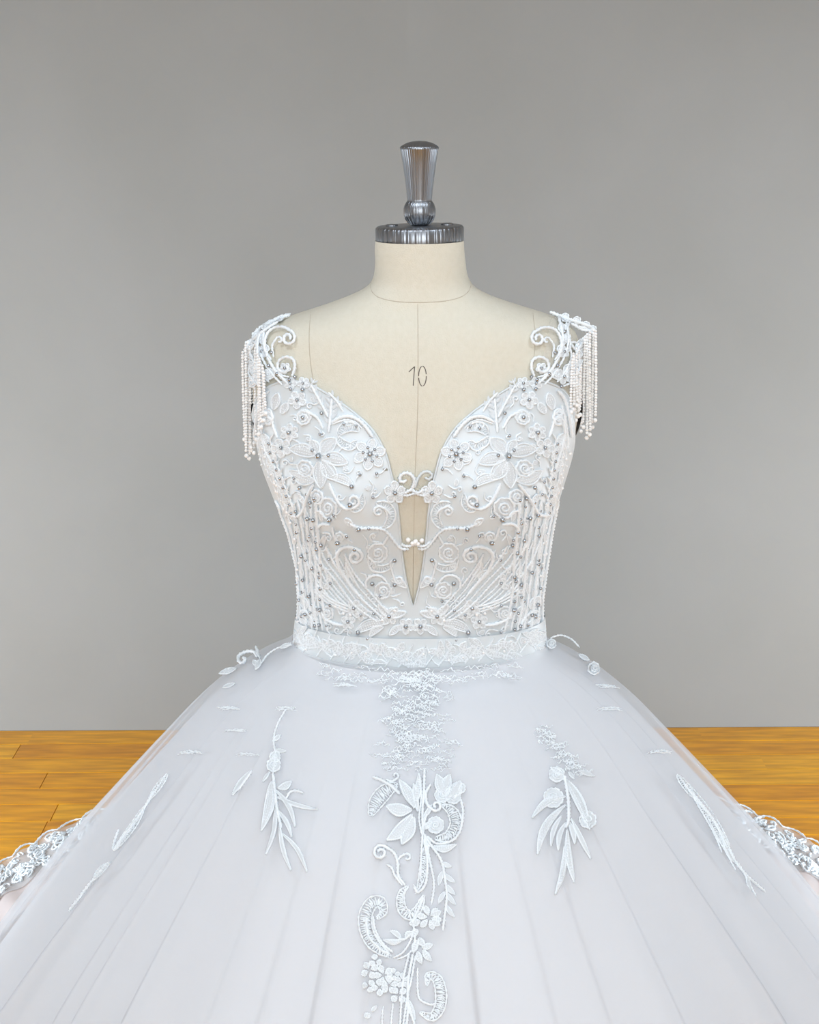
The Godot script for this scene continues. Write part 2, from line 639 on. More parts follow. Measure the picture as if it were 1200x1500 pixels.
func make_materials() -> void:
	M.linen = mat(Color(0.86, 0.842, 0.785), 0.85)
	M.linen.albedo_texture = noise_tex(0.05, Vector2i(256, 256), Vector2(1, 1), [Color(0.98, 0.978, 0.97), Color(1, 1, 1)], 5)
	M.linen.uv1_triplanar = true; M.linen.uv1_scale = Vector3(9, 9, 9)
	M.linen.normal_enabled = true; M.linen.normal_texture = normal_tex(0.25, Vector2(1, 1), 3.0, 8); M.linen.normal_scale = 0.25
	M.seam = mat(Color(0.76, 0.72, 0.65), 0.9)
	M.ink = mat(Color(0.36, 0.32, 0.30), 0.8)
	M.black = mat(Color(0.05, 0.05, 0.05), 0.6)
	M.steel = mat(Color(0.60, 0.617, 0.64), 0.34, 1.0)
	M.steel.normal_enabled = true; M.steel.normal_texture = normal_tex(0.22, Vector2(1, 0.004), 4.0, 4); M.steel.normal_scale = 0.28
	M.satin = mat(Color(0.858, 0.888, 0.905), 0.42)
	M.satin.rim_enabled = true; M.satin.rim = 0.3
	M.lining = mat(Color(0.905, 0.913, 0.928), 0.7)
	M.thread = mat(Color(0.945, 0.968, 0.985), 0.5)
	M.thread.vertex_color_use_as_albedo = true
	M.thread.normal_enabled = true; M.thread.normal_texture = normal_tex(0.25, Vector2(1, 1), 3.0, 34); M.thread.normal_scale = 0.35
	M.thread.uv1_triplanar = true; M.thread.uv1_scale = Vector3(16, 16, 16)
	M.tulle = mat(Color(0.915, 0.923, 0.94, 0.42), 0.9)
	M.tulle.transparency = BaseMaterial3D.TRANSPARENCY_ALPHA
	M.sheer = mat(Color(0.97, 0.96, 0.95, 0.16), 0.9)
	M.sheer.transparency = BaseMaterial3D.TRANSPARENCY_ALPHA
	M.train = mat(Color(0.90, 0.855, 0.845, 0.74), 0.9)
	M.train.transparency = BaseMaterial3D.TRANSPARENCY_ALPHA
	M.net = mat(Color(0.86, 0.86, 0.86, 0.5), 0.9)
	M.net.transparency = BaseMaterial3D.TRANSPARENCY_ALPHA
	M.silver = mat(Color(0.72, 0.74, 0.76), 0.22, 0.9)
	M.pearl = mat(Color(0.98, 0.98, 0.98), 0.4)
	M.wall = mat(Color(0.585, 0.583, 0.572), 0.9)
	M.wall.albedo_texture = noise_tex(0.012, Vector2i(256, 256), Vector2(1, 1), [Color(0.97, 0.97, 0.965), Color(1, 1, 1)], 12)
	M.wall.uv1_triplanar = true; M.wall.uv1_world_triplanar = true; M.wall.uv1_scale = Vector3(.5, .5, .5)
	M.side = mat(Color(0.86, 0.86, 0.86), 0.9)
	M.ceil = mat(Color(0.62, 0.62, 0.62), 0.9)
	M.gap = mat(Color(0.30, 0.19, 0.09), 0.8)
	M.wood = []
	var g := noise_tex(0.02, Vector2i(1024, 256), Vector2(0.30, 2.2), [Color(0.84, 0.80, 0.72), Color(1, 1, 1)], 21, 4)
	for c in [Color(0.95, 0.665, 0.03), Color(0.93, 0.635, 0.0), Color(0.96, 0.69, 0.08), Color(0.91, 0.61, 0.0)]:
		var w := mat(c, 0.32)
		w.albedo_texture = g; w.texture_repeat = true
		w.uv1_scale = Vector3(0.8, 3.5, 1)
		M.wood.append(w)
	M.lamp = mat(Color(1, 1, 1), 0.8)
	M.lamp.emission_enabled = true; M.lamp.emission = Color(1, 0.99, 0.97); M.lamp.emission_energy_multiplier = 2.0
	M.frame = mat(Color(0.85, 0.85, 0.85), 0.5)
	M.case = mat(Color(0.06, 0.06, 0.06), 0.6)


# =========================================================================
#  lamps and room
# =========================================================================
func ceiling_light(x: float, z: float, e: float, label: String) -> void:
	var o := Node3D.new(); o.name = "ceiling_light"; add_child(o, true)
	o.position = Vector3(x, 2.9, z)
	meta(o, label, "ceiling light", "ceiling light panels")
	begin()
	for s in [-1, 1]:
		box(Vector3(-0.33, -0.03, s * 0.315 - 0.015), Vector3(0.33, 0.0, s * 0.315 + 0.015))
		box(Vector3(s * 0.315 - 0.015, -0.03, -0.30), Vector3(s * 0.315 + 0.015, 0.0, 0.30))
	commit("panel_frame", o, M.frame)
	begin(); box(Vector3(-0.3, -0.02, -0.3), Vector3(0.3, -0.005, 0.3))
	commit("diffuser", o, M.lamp)
	var l := AreaLight3D.new(); l.name = "panel_light"; o.add_child(l)
	l.position = Vector3(0, -0.04, 0); l.rotation_degrees = Vector3(-90, 0, 0)
	l.area_size = Vector2(0.58, 0.58); l.light_energy = e; l.area_range = 12.0; l.shadow_enabled = true
	l.light_color = Color(0.88, 0.94, 1.0)

func softbox(p: Vector3, size: Vector2, e: float, aim: Vector3, label: String) -> void:
	var o := Node3D.new(); o.name = "softbox_light"; add_child(o, true)
	o.position = Vector3(p.x, 0, p.z)
	o.rotation.y = atan2(-(aim.x - p.x), -(aim.z - p.z))
	meta(o, label, "studio light")
	var head := Node3D.new(); head.name = "lamp_head"; o.add_child(head)
	head.position = Vector3(0, p.y, 0)
	head.rotation.x = atan2(aim.y - p.y, Vector2(aim.x - p.x, aim.z - p.z).length())
	var h := size / 2
	begin(); box(Vector3(-h.x, -h.y, 0.0), Vector3(h.x, h.y, 0.01)); commit("diffuser", head, M.lamp)
	begin(); box(Vector3(-h.x - .03, -h.y - .03, 0.012), Vector3(h.x + .03, h.y + .03, 0.16), 0.03); commit("housing", head, M.case)
	for s in ([-1, 1] if size.x > 1 else [0]):
		begin()
		lathe([[0.12, 0.0], [0.12, 0.02], [0.018, 0.03], [0.018, p.y - .05]], s * h.x * .7, 0.12, 16)
		commit("stand", o, M.case)
	var l := AreaLight3D.new(); l.name = "softbox_glow"; head.add_child(l)
	l.position = Vector3(0, 0, -0.02)
	l.area_size = size * 0.97; l.light_energy = e; l.area_range = 14.0; l.shadow_enabled = true
	l.light_color = Color(0.88, 0.945, 1.0)

func slab(called: String, lo: Vector3, hi: Vector3, m: Material) -> MeshInstance3D:
	begin(); box(lo, hi)
	var o := commit(called, self, m)
	meta(o, "", "", "", "structure")
	return o

func build_room() -> void:
	meta(slab("wall_back", Vector3(-2.8, 0, -2.2), Vector3(2.8, 2.9, -2.08), M.wall), "plain matt grey wall behind the gown")
	slab("wall_left", Vector3(-2.92, 0, -2.2), Vector3(-2.8, 2.9, 3.7), M.side)
	slab("wall_right", Vector3(2.8, 0, -2.2), Vector3(2.92, 2.9, 3.7), M.side)
	slab("wall_front", Vector3(-2.8, 0, 3.58), Vector3(2.8, 2.9, 3.7), M.side)
	slab("ceiling", Vector3(-2.92, 2.9, -2.2), Vector3(2.92, 3.02, 3.7), M.ceil)

func build_floor() -> void:
	var f := slab("floor", Vector3(-2.92, -0.08, -2.2), Vector3(2.92, -0.012, 3.7), M.gap)
	meta(f, "glossy honey coloured wooden plank floor")
	var w := 0.0935
	var variants := []
	for v in 10:
		var len: float = [0.62, 0.9, 0.9, 1.2, 0.75][v % 5]
		begin()
		box(Vector3(0.0006, -0.012, 0.0006), Vector3(len - 0.0006, 0.0, w - 0.0006), 0.0009)
		for i in MU.size(): MU[i] += Vector2(v * 0.371, v * 0.217)
		variants.append([len, mesh_now()])
	var z := -2.08
	var row := 0
	begin()
	while z < 3.55:
		var x := -2.8 + rng.randf_range(-0.7, 0.0)
		if row < 24:
			while x < 2.79:
				var v: Array = variants[rng.randi() % 10]
				if x + v[0] > -1.9 and x < 1.9:
					var o := MeshInstance3D.new(); o.name = "plank"
					o.mesh = v[1]
					o.material_override = M.wood[rng.randi() % 4]
					f.add_child(o, true)
					o.position = Vector3(x, 0, z)
				else:
					box(Vector3(maxf(x, -2.8), -0.012, z), Vector3(minf(x + v[0], 2.8), 0, z + w - .001), 0.0009)
				x += v[0]
		else:
			box(Vector3(-2.8, -0.012, z), Vector3(2.8, 0, minf(z + w - .001, 3.58)), 0.0009)
		z += w; row += 1
	meta(commit("plank_field", f, M.wood[0]), "", "", "", "stuff")


# =========================================================================
#  the dress form
# =========================================================================
func build_form() -> void:
	form = Node3D.new(); form.name = "dress_form"; add_child(form)
	meta(form, "cream linen dress form marked 10, with steel neck cap and tapered finial, inside the gown", "dress form")
	var cx := col_x(617)
	var ty := row_y(352)
	begin()
	grid(func(u, v): return torso_pt(u, v), -PI, PI, 128, TY0 + .03, ty, 150)
	var torso := commit("torso", form, M.linen)
	meta(torso, "cream linen torso with sewn panel seams")
	# seams
	begin()
	var P := PackedVector3Array(); var N := PackedVector3Array()
	var yf: float = hit(0, 611, 443)[0].y
	var ys := row_y(413)
	for i in 121:
		var th := -PI + TAU * i / 120.0
		var y := lerpf(ys, yf, pow(maxf(0, cos(th)), 1.4)) if absf(th) < PI / 2 else ys + 0.01 * (1 - sin(absf(th)))
		N.append(torso_n(th, y)); P.append(torso_pt(th, y))
	tube(P, N, 0.0006, 4, 0.5, 0.0, false)
	for line in [[612, 445, 612.5, 520, 612, 600, 608, 700, 606, 800, 605, 880], [455, 457, 453, 500, 457, 545, 470, 600], [781, 458, 784, 500, 779, 545, 766, 600]]:
		var L := spline(line, 4.0)
		P = PackedVector3Array(); N = PackedVector3Array()
		for p in L:
			var h := hit(0, p.x, p.y)
			P.append(h[0]); N.append(h[1])
		tube(P, N, 0.0004, 4, 0.5, 0.0, false)
	meta(commit("seam", torso, M.seam), "sewn seams down the front and round the neck")
	# the size number
	begin()
	for line in [[599, 545, 603, 541, 607.5, 537], [607.5, 537, 606.5, 550, 605.5, 565]]:
		_ink(spline(line, 2.0))
	var o0 := PackedVector2Array()
	for i in 33:
		var a := TAU * i / 32.0
		o0.append(Vector2(619 + 5.6 * sin(a), 551 - 14.5 * cos(a)))
	for i in 4: _ink(o0.slice(i * 8, i * 8 + 8))
	meta(commit("size_number", torso, M.ink), "thin dark outlined number 10 on the chest")
	# arm plates
	for s in [-1, 1]:
		begin()
		var c := torso_pt(s * PI / 2, row_y(606))
		var b := vtx(c + Vector3(s * 0.004, 0, 0), Vector3(s, 0, 0))
		var ring := []; var ring2 := []
		for i in 41:
			var a := TAU * i / 40.0
			var y := c.y + sin(a) * 0.028
			var zz := cos(a) * 0.026
			var q := torso_pt(s * PI / 2, y)
			ring.append(vtx(Vector3(q.x + s * 0.0012, y, zz), Vector3(s, 0, 0)))
			ring2.append(vtx(Vector3(q.x - s * 0.004, y, zz), Vector3(0, sin(a), cos(a))))
		for i in 40:
			tri(b, ring[i], ring[i + 1])
			quad(ring[i], ring[i + 1], ring2[i + 1], ring2[i])
		meta(commit("arm_plate", form, M.black), "dark oval plate closing the armhole")
	# steel cap
	var yb := row_y(362); var yt := row_y(331)
	begin()
	lathe([[0.049, yb], [0.0515, yb], [0.0525, yb + .0012], [0.0525, yt - .0022], [0.0503, yt], [0.006, yt + .0006], [0.0, yt + .0006]], 0, 0, 72)
	var cap := commit("neck_cap", form, M.steel)
	cap.position = Vector3(cx, 0, 0)
	meta(cap, "brushed steel disc capping the neck")
	var piv := Vector3(0, (yb + yt) / 2, 0)
	cap.rotation.z = deg_to_rad(0.9)
	cap.position += piv - cap.basis * piv
	for s in [-1, 1]:
		begin()
		lathe([[0.0075, yt], [0.0075, yt + .0016], [0.005, yt + .0024], [0, yt + .0026]], s * 0.033, -0.006, 20)
		commit("screw_head", cap, M.steel)
	# finial: ball, waist, tapered grip and dome
	begin()
	var y0 := yt + 0.0003
	var pb := []
	for i in 13:
		var a := lerpf(-1.15, 1.12, i / 12.0)
		pb.append([0.0192 * cos(a), y0 + 0.0168 + 0.0188 * sin(a)])
	lathe(pb, 0, 0, 40)
	# flutes cut round the lower half of the ball
	for i in 22:
		var a := TAU * i / 22.0
		var P2 := PackedVector3Array(); var N2 := PackedVector3Array()
		for j in 7:
			var e := lerpf(-1.0, -0.15, j / 6.0)
			var n := Vector3(cos(e) * sin(a), sin(e), cos(e) * cos(a))
			P2.append(Vector3(0, y0 + .0168, 0) + n * 0.0188); N2.append(n)
		tube(P2, N2, 0.0012, 5, 0.7, 0.0)
	var fin := commit("finial", form, M.steel)
	meta(fin, "turned steel finial with fluted ball")
	fin.position = Vector3(cx, 0, 0)
	begin()
	var yn := row_y(296); var yg := row_y(215)
	lathe([[0.0135, yn - .004], [0.0148, yn - .0006], [0.0143, yn + .0008], [0.0146, yn + .004], [0.0168, lerpf(yn, yg, .38)], [0.0196, lerpf(yn, yg, .7)], [0.0226, yg - .003], [0.0231, yg - .0015], [0.0225, yg], [0.0205, yg + .0016], [0.015, yg + .0044], [0.008, yg + .0062], [0.0, yg + .0068]], 0, 0, 48)
	meta(commit("finial_grip", fin, M.steel), "tapered grip with a domed top")
	# pole and foot that carry the form, under the skirt
	begin()
	lathe([[0.0, 0.0], [0.24, 0.0], [0.24, 0.012], [0.05, 0.03], [0.02, 0.05], [0.02, TY0 + .06]], cx, 0, 32)
	commit("stand_pole", form, M.steel)
	begin()
	lathe([[0.0, TY0 + .03], [0.17, TY0 + .03], [0.17, TY0 + .045], [0, TY0 + .045]], cx, 0, 40)
	commit("base_board", form, M.black)

func _ink(L: PackedVector2Array) -> void:
	var P := PackedVector3Array(); var N := PackedVector3Array()
	for p in L:
		var h := hit(0, p.x, p.y)
		P.append(h[0] + h[1] * 0.0001); N.append(h[1])
	tube(P, N, 0.0005, 4, 0.5, 0.0, false)


# =========================================================================
#  skirt and train
# =========================================================================
func build_skirt() -> void:
	begin()
	grid(func(u, v): return skirt_pt(u, 0.006 + (skirt_top(u) - 0.010) * (1.0 - v * v), -0.016, 0.6), -PI, PI, 480, 1.0, 0.0, 80)
	meta(commit("skirt_lining", gown, M.lining), "opaque white satin lining under the tulle")
	begin()
	grid(func(u, v): return skirt_pt(u, 0.004 + (skirt_top(u) - 0.004) * (1.0 - v * v), 0.0, 1.0), -PI, PI, 900, 1.0, 0.0, 100)
	meta(commit("tulle_overskirt", gown, M.tulle), "sheer white gathered tulle laid in long folds")

func train_pt(ph: float, t: float) -> Vector3:
	var o := Vector2(0.02 + 0.965 * sin(ph), -0.92 - 0.965 * cos(ph))
	var i := Vector2(0.60 * sin(ph * .92), -0.60 * cos(ph * .92))
	var p := i.lerp(o, t)
	var y := 0.44 * pow(1.0 - t, 2.0) + 0.010 + 0.004 * (1.0 + sin(ph * 31.0)) * (1.0 - t) + 0.002 * (1.0 + sin(ph * 57.0 + t * 9.0))
	return Vector3(p.x, y, p.y)

func build_train() -> void:
	begin()
	grid(func(u, v): return train_pt(u, v), -2.2, 2.2, 320, 0.0, 0.985, 24)
	var t := commit("train", gown, M.train)
	meta(t, "long sheer train spread over the floor behind the skirt")
	# lace edging: net, scalloped rim, motifs
	begin()
	grid(func(u, v): return train_pt(u, lerpf(0.835 + 0.012 * sin(u * 40.0), 0.992 + 0.012 * absf(sin(u * 20.0)), v)) + Vector3(0, .0025, 0), -2.2, 2.2, 440, 0, 1, 4)
	meta(commit("lace_edging", t, M.net), "net band along the edge of the train")
	for k in 56:
		var ph := -2.15 + 4.3 * (k + 0.5) / 56.0
		begin()
		# rim
		_train_cord(func(f): return [ph + (f - .5) * 0.0785, 0.992 + 0.016 * sin(PI * f)], 14, 0.0030)
		for j in (26 if absf(absf(ph) - 1.0) < .55 else 10):
			var c0 := ph + rng.randf_range(-.04, .04); var t0 := rng.randf_range(0.855, 0.985)
			var ra := rng.randf_range(.007, .017); var rot := rng.randf() * TAU; var el := rng.randf_range(.35, .8)
			var span := rng.randf_range(.6, 1.0)
			_train_cord(func(f):
				var a: float = f * TAU * span
				var q := Vector2(cos(a) * ra, sin(a) * ra * el).rotated(rot)
				return [c0 + q.x, t0 + q.y * 1.05], 16, rng.randf_range(.0022, .0040))
		commit("lace_motif", t, M.thread)

func _train_cord(fn: Callable, n: int, r: float) -> void:
	var P := PackedVector3Array(); var N := PackedVector3Array()
	for i in n + 1:
		var q: Array = fn.call(float(i) / n)
		P.append(train_pt(q[0], q[1]) + Vector3(0, 0.004, 0)); N.append(Vector3.UP)
	tube(P, N, r, 5, 0.6, 0.2)


# =========================================================================
#  bodice
# =========================================================================
func th_y(px: float, py: float) -> Vector2:
	var p: Vector3 = hit(0, px, py)[0]
	torso_at(p.y)
	var u := clampf((p.x - tc_) / tw_, -1, 1)
	return Vector2(asin(pow(absf(u), TN / 2.0)) * signf(u), p.y)

func neck_line() -> Array:      # right half, from the tip of the V upwards
	return [607, 885, 613, 862, 619, 832, 624, 795, 629, 748, 633, 720, 639, 692, 648, 660, 665, 630, 691, 605, 720, 584, 750, 566, 776, 559, 800, 561, 822, 572, 833, 592, 838, 618]

func cloth(poly: PackedVector2Array, nu: int, nv: int, off: float) -> void:
	# a patch of cloth over the torso, cut to an outline given in (angle, height)
	var lo := poly[0]; var hi := poly[0]
	for p in poly:
		lo = lo.min(p); hi = hi.max(p)
	var du := (hi.x - lo.x) / nu; var dv := (hi.y - lo.y) / nv
	var edge := {}
	for i in poly.size():
		var a := poly[i]; var b := poly[(i + 1) % poly.size()]
		var m := int(maxf(absf(b.x - a.x) / du, absf(b.y - a.y) / dv) * 40) + 8
		for j in m + 1:
			var p := a.lerp(b, float(j) / m)
			edge[Vector2i(clampi(int((p.x - lo.x) / du), 0, nu - 1), clampi(int((p.y - lo.y) / dv), 0, nv - 1))] = true
	var ids := {}
	var big := PackedVector2Array()
	for p in poly: big.append(p * 200.0)
	var get_v := func(p: Vector2) -> int:
		var key := Vector2i(roundi(p.x * 1e5), roundi(p.y * 1e6))
		if not ids.has(key):
			ids[key] = vtx(torso_pt(p.x, p.y, 0.0) + torso_n(p.x, p.y) * off, torso_n(p.x, p.y), p)
		return ids[key]
	for j in nv:
		for i in nu:
			var c := PackedVector2Array([lo + Vector2(i * du, j * dv), lo + Vector2((i + 1) * du, j * dv), lo + Vector2((i + 1) * du, (j + 1) * dv), lo + Vector2(i * du, (j + 1) * dv)])
			if edge.has(Vector2i(i, j)):
				var big_c := PackedVector2Array(); 
				for p in c: big_c.append(p * 200.0)
				var got := Geometry2D.intersect_polygons(big_c, big)
				if got.is_empty() and Geometry2D.is_point_in_polygon((c[0] + c[2]) / 2, poly): got = [big_c]
				for piece0 in got:
					var piece := PackedVector2Array(); var clean := PackedVector2Array()
					for p in piece0:
						if clean.is_empty() or (clean[clean.size() - 1].distance_to(p) > 2e-3 and clean[0].distance_to(p) > 2e-3): clean.append(p)
					if clean.size() < 3: continue
					for p in clean: piece.append(p / 200.0)
					var t := Geometry2D.triangulate_polygon(clean)
					if t.is_empty(): t = Geometry2D.triangulate_delaunay(clean)
					for k in range(0, t.size(), 3): tri(get_v.call(piece[t[k]]), get_v.call(piece[t[k + 1]]), get_v.call(piece[t[k + 2]]))
			elif Geometry2D.is_point_in_polygon((c[0] + c[2]) / 2, poly):
				quad(get_v.call(c[0]), get_v.call(c[1]), get_v.call(c[2]), get_v.call(c[3]))

func build_bodice() -> void:
	var right := PackedVector2Array(); var left := PackedVector2Array()
	var L := spline(neck_line(), 6.0)
	for p in L:
		right.append(th_y(p.x, p.y))
		left.append(th_y(AXIS - p.x, p.y))
	for q in [[1.45, 668], [1.75, 682], [2.3, 692], [2.9, 697]]:
		right.append(Vector2(q[0], row_y(q[1]))); left.append(Vector2(-q[0], row_y(q[1])))
	var bot := 0.945
	var poly := PackedVector2Array([Vector2(-PI, bot), Vector2(PI, bot), Vector2(PI, row_y(698))])
	for i in range(right.size() - 1, -1, -1): poly.append(right[i])
	for i in range(1, left.size()): poly.append(left[i])
	poly.append(Vector2(-PI, row_y(698)))
	begin()
	cloth(poly, 220, 120, 0.004)
	var bod := commit("bodice", gown, M.satin)
	meta(bod, "fitted white satin bodice with deep plunging neckline")
	# piping along the neckline
	begin()
	for m in 2:
		mir = m == 1
		lay(0, spline(neck_line(), 3.0), 0.0012, 0.0, -0.001)
	mir = false
	meta(commit("neckline_binding", bod, M.satin), "narrow binding along the neckline")
	bold = 1.5
	for m in 2:
		mir = m == 1
		bodice_lace(bod)
	mir = false
	bold = 1.0
	flush_beads(bod)
	# waistband
	begin()
	var wb := func(u, v):
		var y := lerpf(0.917, 0.9685, v)
		var puff := 0.0075 + 0.0012 * sin(PI * v)
		return torso_pt(u, y, puff)
	grid(wb, -PI, PI, 120, 0, 1, 10)
	var band_ := commit("waistband", gown, M.satin)
	meta(band_, "flat satin waistband covered in lace")
	waist_lace(band_)

func put(called: String, parent: Node) -> void:
	if MI.size():
		var o := commit(called, parent, M.thread)
		if called == "lace_froth" or called == "lace_curl": o.set_meta("kind", "stuff")
	begin()

func bodice_lace(o: Node) -> void:
	var k := 0
	begin()
	# large flower on the cup
	leaf(k, 738, 666, 717, 643, 20, 2); leaf(k, 742, 664, 752, 645, 14, 0); leaf(k, 745, 667, 782, 657, 18, -3)
	leaf(k, 738, 672, 701, 679, 19, 3); leaf(k, 738, 674, 718, 703, 20, -2); leaf(k, 742, 676, 744, 714, 20, 0)
	rosette(k, 764, 686, 11, 7); bead(k, 741, 669, 3.4); bead(k, 727, 668, 2.2); bead(k, 749, 660, 2.2)
	put("lace_flower", o)
	# scalloped flower by the neckline
	flower(k, 669, 666, 23, 6, 0.3, 3.0)
	for a in 6: bead(k, 669 + 10 * cos(a * 1.05 + .8), 666 + 10 * sin(a * 1.05 + .8), 1.9)
	put("lace_flower", o)
	flower(k, 634, 720, 16, 5, -0.3, 2.6); put("lace_flower", o)
	# fern at the top of the cup
	frond(k, [727, 634, 725, 612, 723, 584], 5, 14, 0.75, 1.2); put("lace_frond", o)
	frond(k, [728, 612, 738, 592, 752, 566], 4, 13, 0.6, 1.0); put("lace_frond", o)
	frond(k, [706, 604, 716, 588, 728, 575], 3, 10, 0.7, 0.9); put("lace_frond", o)
	cord(k, [722, 619, 706, 611, 690, 613, 676, 624, 664, 641], 1.5); cord(k, [722, 622, 704, 616, 690, 619, 680, 628], 0.8); put("lace_scroll", o)
	band(k, [684, 632, 694, 626, 706, 628, 714, 638], 14); bead(k, 688, 625, 1.8); put("lace_plume", o)
	band(k, [688, 646, 696, 655, 708, 650, 715, 640], 12); put("lace_plume", o)
	cord(k, [735, 628, 744, 612, 758, 604]); leaf(k, 752, 612, 770, 604, 14); rosette(k, 763, 612, 9); bead(k, 763, 612, 2.6); put("lace_leaf", o)
	flower(k, 772, 586, 13, 5, 0.2, 2.2); bead(k, 764, 571, 2.4); bead(k, 781, 570, 2.2); bead(k, 737, 606, 2.2); put("lace_flower", o)
	flower(k, 783, 633, 13, 6, 0.5, 2.6); put("lace_flower", o)
	flower(k, 794, 655, 14, 5, 0.1, 2.0); put("lace_flower", o)
	scroll(k, [806, 690, 816, 660, 822, 636, 820, 616], 7, -1, 1.2); put("lace_scroll", o)
	scroll(k, [800, 640, 806, 622, 808, 604], 6, 1, 1.0); put("lace_scroll", o)
	cord(k, [832, 640, 829, 612, 822, 584, 812, 572], 1.3); cord(k, [827, 655, 824, 620, 818, 592], 0.9); put("lace_scroll", o)
	rosette(k, 815, 612, 8); leaf(k, 806, 600, 800, 576, 12); leaf(k, 795, 606, 786, 590, 10); put("lace_leaf", o)
	# dense leaves towards the side of the cup
	for i in 9:
		var y := 640 + i * 12.5
		var x := 814 - i * 1.6
		leaf(k, x, y + 12, x + 6 - (i % 3) * 5, y - 6, 8, 1.5 if i % 2 else -1.5)
		leaf(k, x + 11 - i * .5, y + 16, x + 9 - i * .4, y - 2, 5)
		cord(k, [x - 8, y + 16, x - 4, y + 4, x - 9, y - 6], 0.8)
		bead(k, x - 3, y + 9, 1.9); pearl(k, x + 8, y + 3, 2.0)
		if i % 3 == 2: put("lace_leaf", o)
	# under the flower
	leaf(k, 728, 700, 693, 713, 13, 5); bead(k, 696, 713, 2.8); put("lace_leaf", o)
	scroll(k, [730, 708, 724, 722, 716, 736, 705, 743, 692, 741], 9, 1, 1.2); bead(k, 699, 737, 3.0); put("lace_scroll", o)
	band(k, [681, 722, 682, 736, 690, 744, 700, 742], 9); put("lace_plume", o)
	leaf(k, 752, 704, 790, 688, 17, 4); bead(k, 777, 712, 2.6); put("lace_leaf", o)
	rosette(k, 735, 742, 13, 8); bead(k, 731, 757, 3.2); put("lace_rosette", o)
	rosette(k, 752, 726, 9, 6); bead(k, 756, 731, 2.0); put("lace_rosette", o)
	cord(k, [754, 708, 766, 722, 776, 738, 786, 752, 800, 752], 1.4); leaf(k, 776, 735, 784, 722, 7); bead(k, 770, 756, 2.8); put("lace_scroll", o)
	cord(k, [732, 765, 744, 764, 752, 768, 757, 775], 1.2); cord(k, [742, 752, 748, 747, 756, 746], 0.9); put("lace_scroll", o)
	cord(k, [728, 768, 726, 778, 722, 786, 714, 788], 1.0); bead(k, 718, 789, 3.2); rosette(k, 716, 782, 6, 5); put("lace_rosette", o)
	# beside the slit
	band(k, [662, 736, 654, 736, 643, 742, 639, 754, 645, 766, 652, 770], 13); scroll(k, [640, 752, 647, 744, 656, 740], 7, 1, 1.0); put("lace_plume", o)
	cord(k, [612, 801, 624, 800, 634, 790, 642, 780, 652, 772, 668, 770, 682, 770, 694, 766, 704, 760], 1.1, .35); bead(k, 686, 770, 3.0); bead(k, 672, 770, 2.0); leaf(k, 695, 766, 707, 757, 7); put("lace_scroll", o)
	cord(k, [642, 778, 648, 790, 652, 796], 1.0); put("lace_scroll", o)
	rosette(k, 658, 806, 13, 8); band(k, [634, 816, 640, 826, 652, 830, 664, 826, 670, 812], 10); bead(k, 633, 817, 2.6); put("lace_rosette", o)
	scroll(k, [640, 818, 636, 834, 632, 848], 6, 1, 1.0); leaf(k, 638, 846, 616, 858, 10, 3); bead(k, 632, 853, 2.6); put("lace_leaf", o)
	rosette(k, 649, 862, 11, 7); cord(k, [643, 850, 652, 841, 664, 840, 673, 848, 672, 860], 1.1); bead(k, 664, 851, 2.8); put("lace_rosette", o)
	scroll(k, [684, 868, 700, 848, 714, 830, 720, 812, 714, 800, 700, 796, 686, 800], 11, -1, 1.4, 1.5); bead(k, 690, 799, 2.4); put("lace_scroll", o)
	cord(k, [682, 860, 692, 842, 702, 826, 704, 812], 1.0); leaf(k, 692, 842, 704, 818, 10, 2); leaf(k, 700, 846, 712, 832, 9); put("lace_leaf", o)
	# long fronds sweeping up from the waist
	for i in 5:
		cord(k, [638 + i * 5, 900 + i * 2, 658 + i * 8, 876 + i * 2, 680 + i * 11, 850 - i * 1, 698 + i * 14, 824 - i * 2, 708 + i * 16, 806 - i * 5], 0.7 if i % 2 else 0.95, .3)
	put("lace_frond", o)
	for i in 4:
		cord(k, [692 + i * 4, 886 + i * 3, 714 + i * 6, 868 + i * 2, 734 + i * 8, 846 - i * 1, 748 + i * 9, 818, 756 + i * 10, 790], 0.8 if i % 2 else 0.65, .3)
	put("lace_frond", o)
	for i in 3:
		cord(k, [700, 886 + i * 4, 724, 878 + i * 4, 744, 866 + i * 5, 758, 850 + i * 7], 1.0)
	leaf(k, 728, 852, 738, 846, 8); leaf(k, 732, 856, 742, 858, 7); leaf(k, 734, 848, 734, 838, 7); bead(k, 731, 851, 2.0); put("lace_frond", o)
	for q in [[641, 900], [648, 890], [634, 893], [628, 897], [644, 908]]: leaf(k, 640, 901, q[0] + (q[0] - 640), q[1] + (q[1] - 901) * .6, 9, 0, 1.4, .9)
	flower(k, 640, 900, 13, 6, .1, 2.6); pearl(k, 632, 892, 2.4); pearl(k, 650, 906, 2.4); put("lace_flower", o)
	flower(k, 690, 888, 12, 5, .5, 2.4); flower(k, 700, 908, 12, 5, .9, 2.4); flower(k, 680, 898, 9, 5, .2, 2.0); pearl(k, 708, 896, 2.4); pearl(k, 696, 898, 2.4); put("lace_flower", o)
	leaf(k, 646, 910, 688, 925, 14, -5); bead(k, 684, 924, 3.0); put("lace_leaf", o)
	leaf(k, 648, 916, 668, 930, 10, -3); leaf(k, 624, 914, 640, 928, 9); put("lace_leaf", o)
	cord(k, [708, 914, 724, 912, 740, 904, 748, 892], 1.3); bead(k, 748, 891, 2.8); rosette(k, 737, 896, 9, 6); put("lace_scroll", o)
	for q in [[706, 888], [714, 886], [722, 886], [731, 883]]: pearl(k, q[0], q[1], 2.2)
	bead(k, 731, 884, 2.2)
	flower(k, 616, 915, 12, 5, .3, 2.8); put("lace_flower", o)
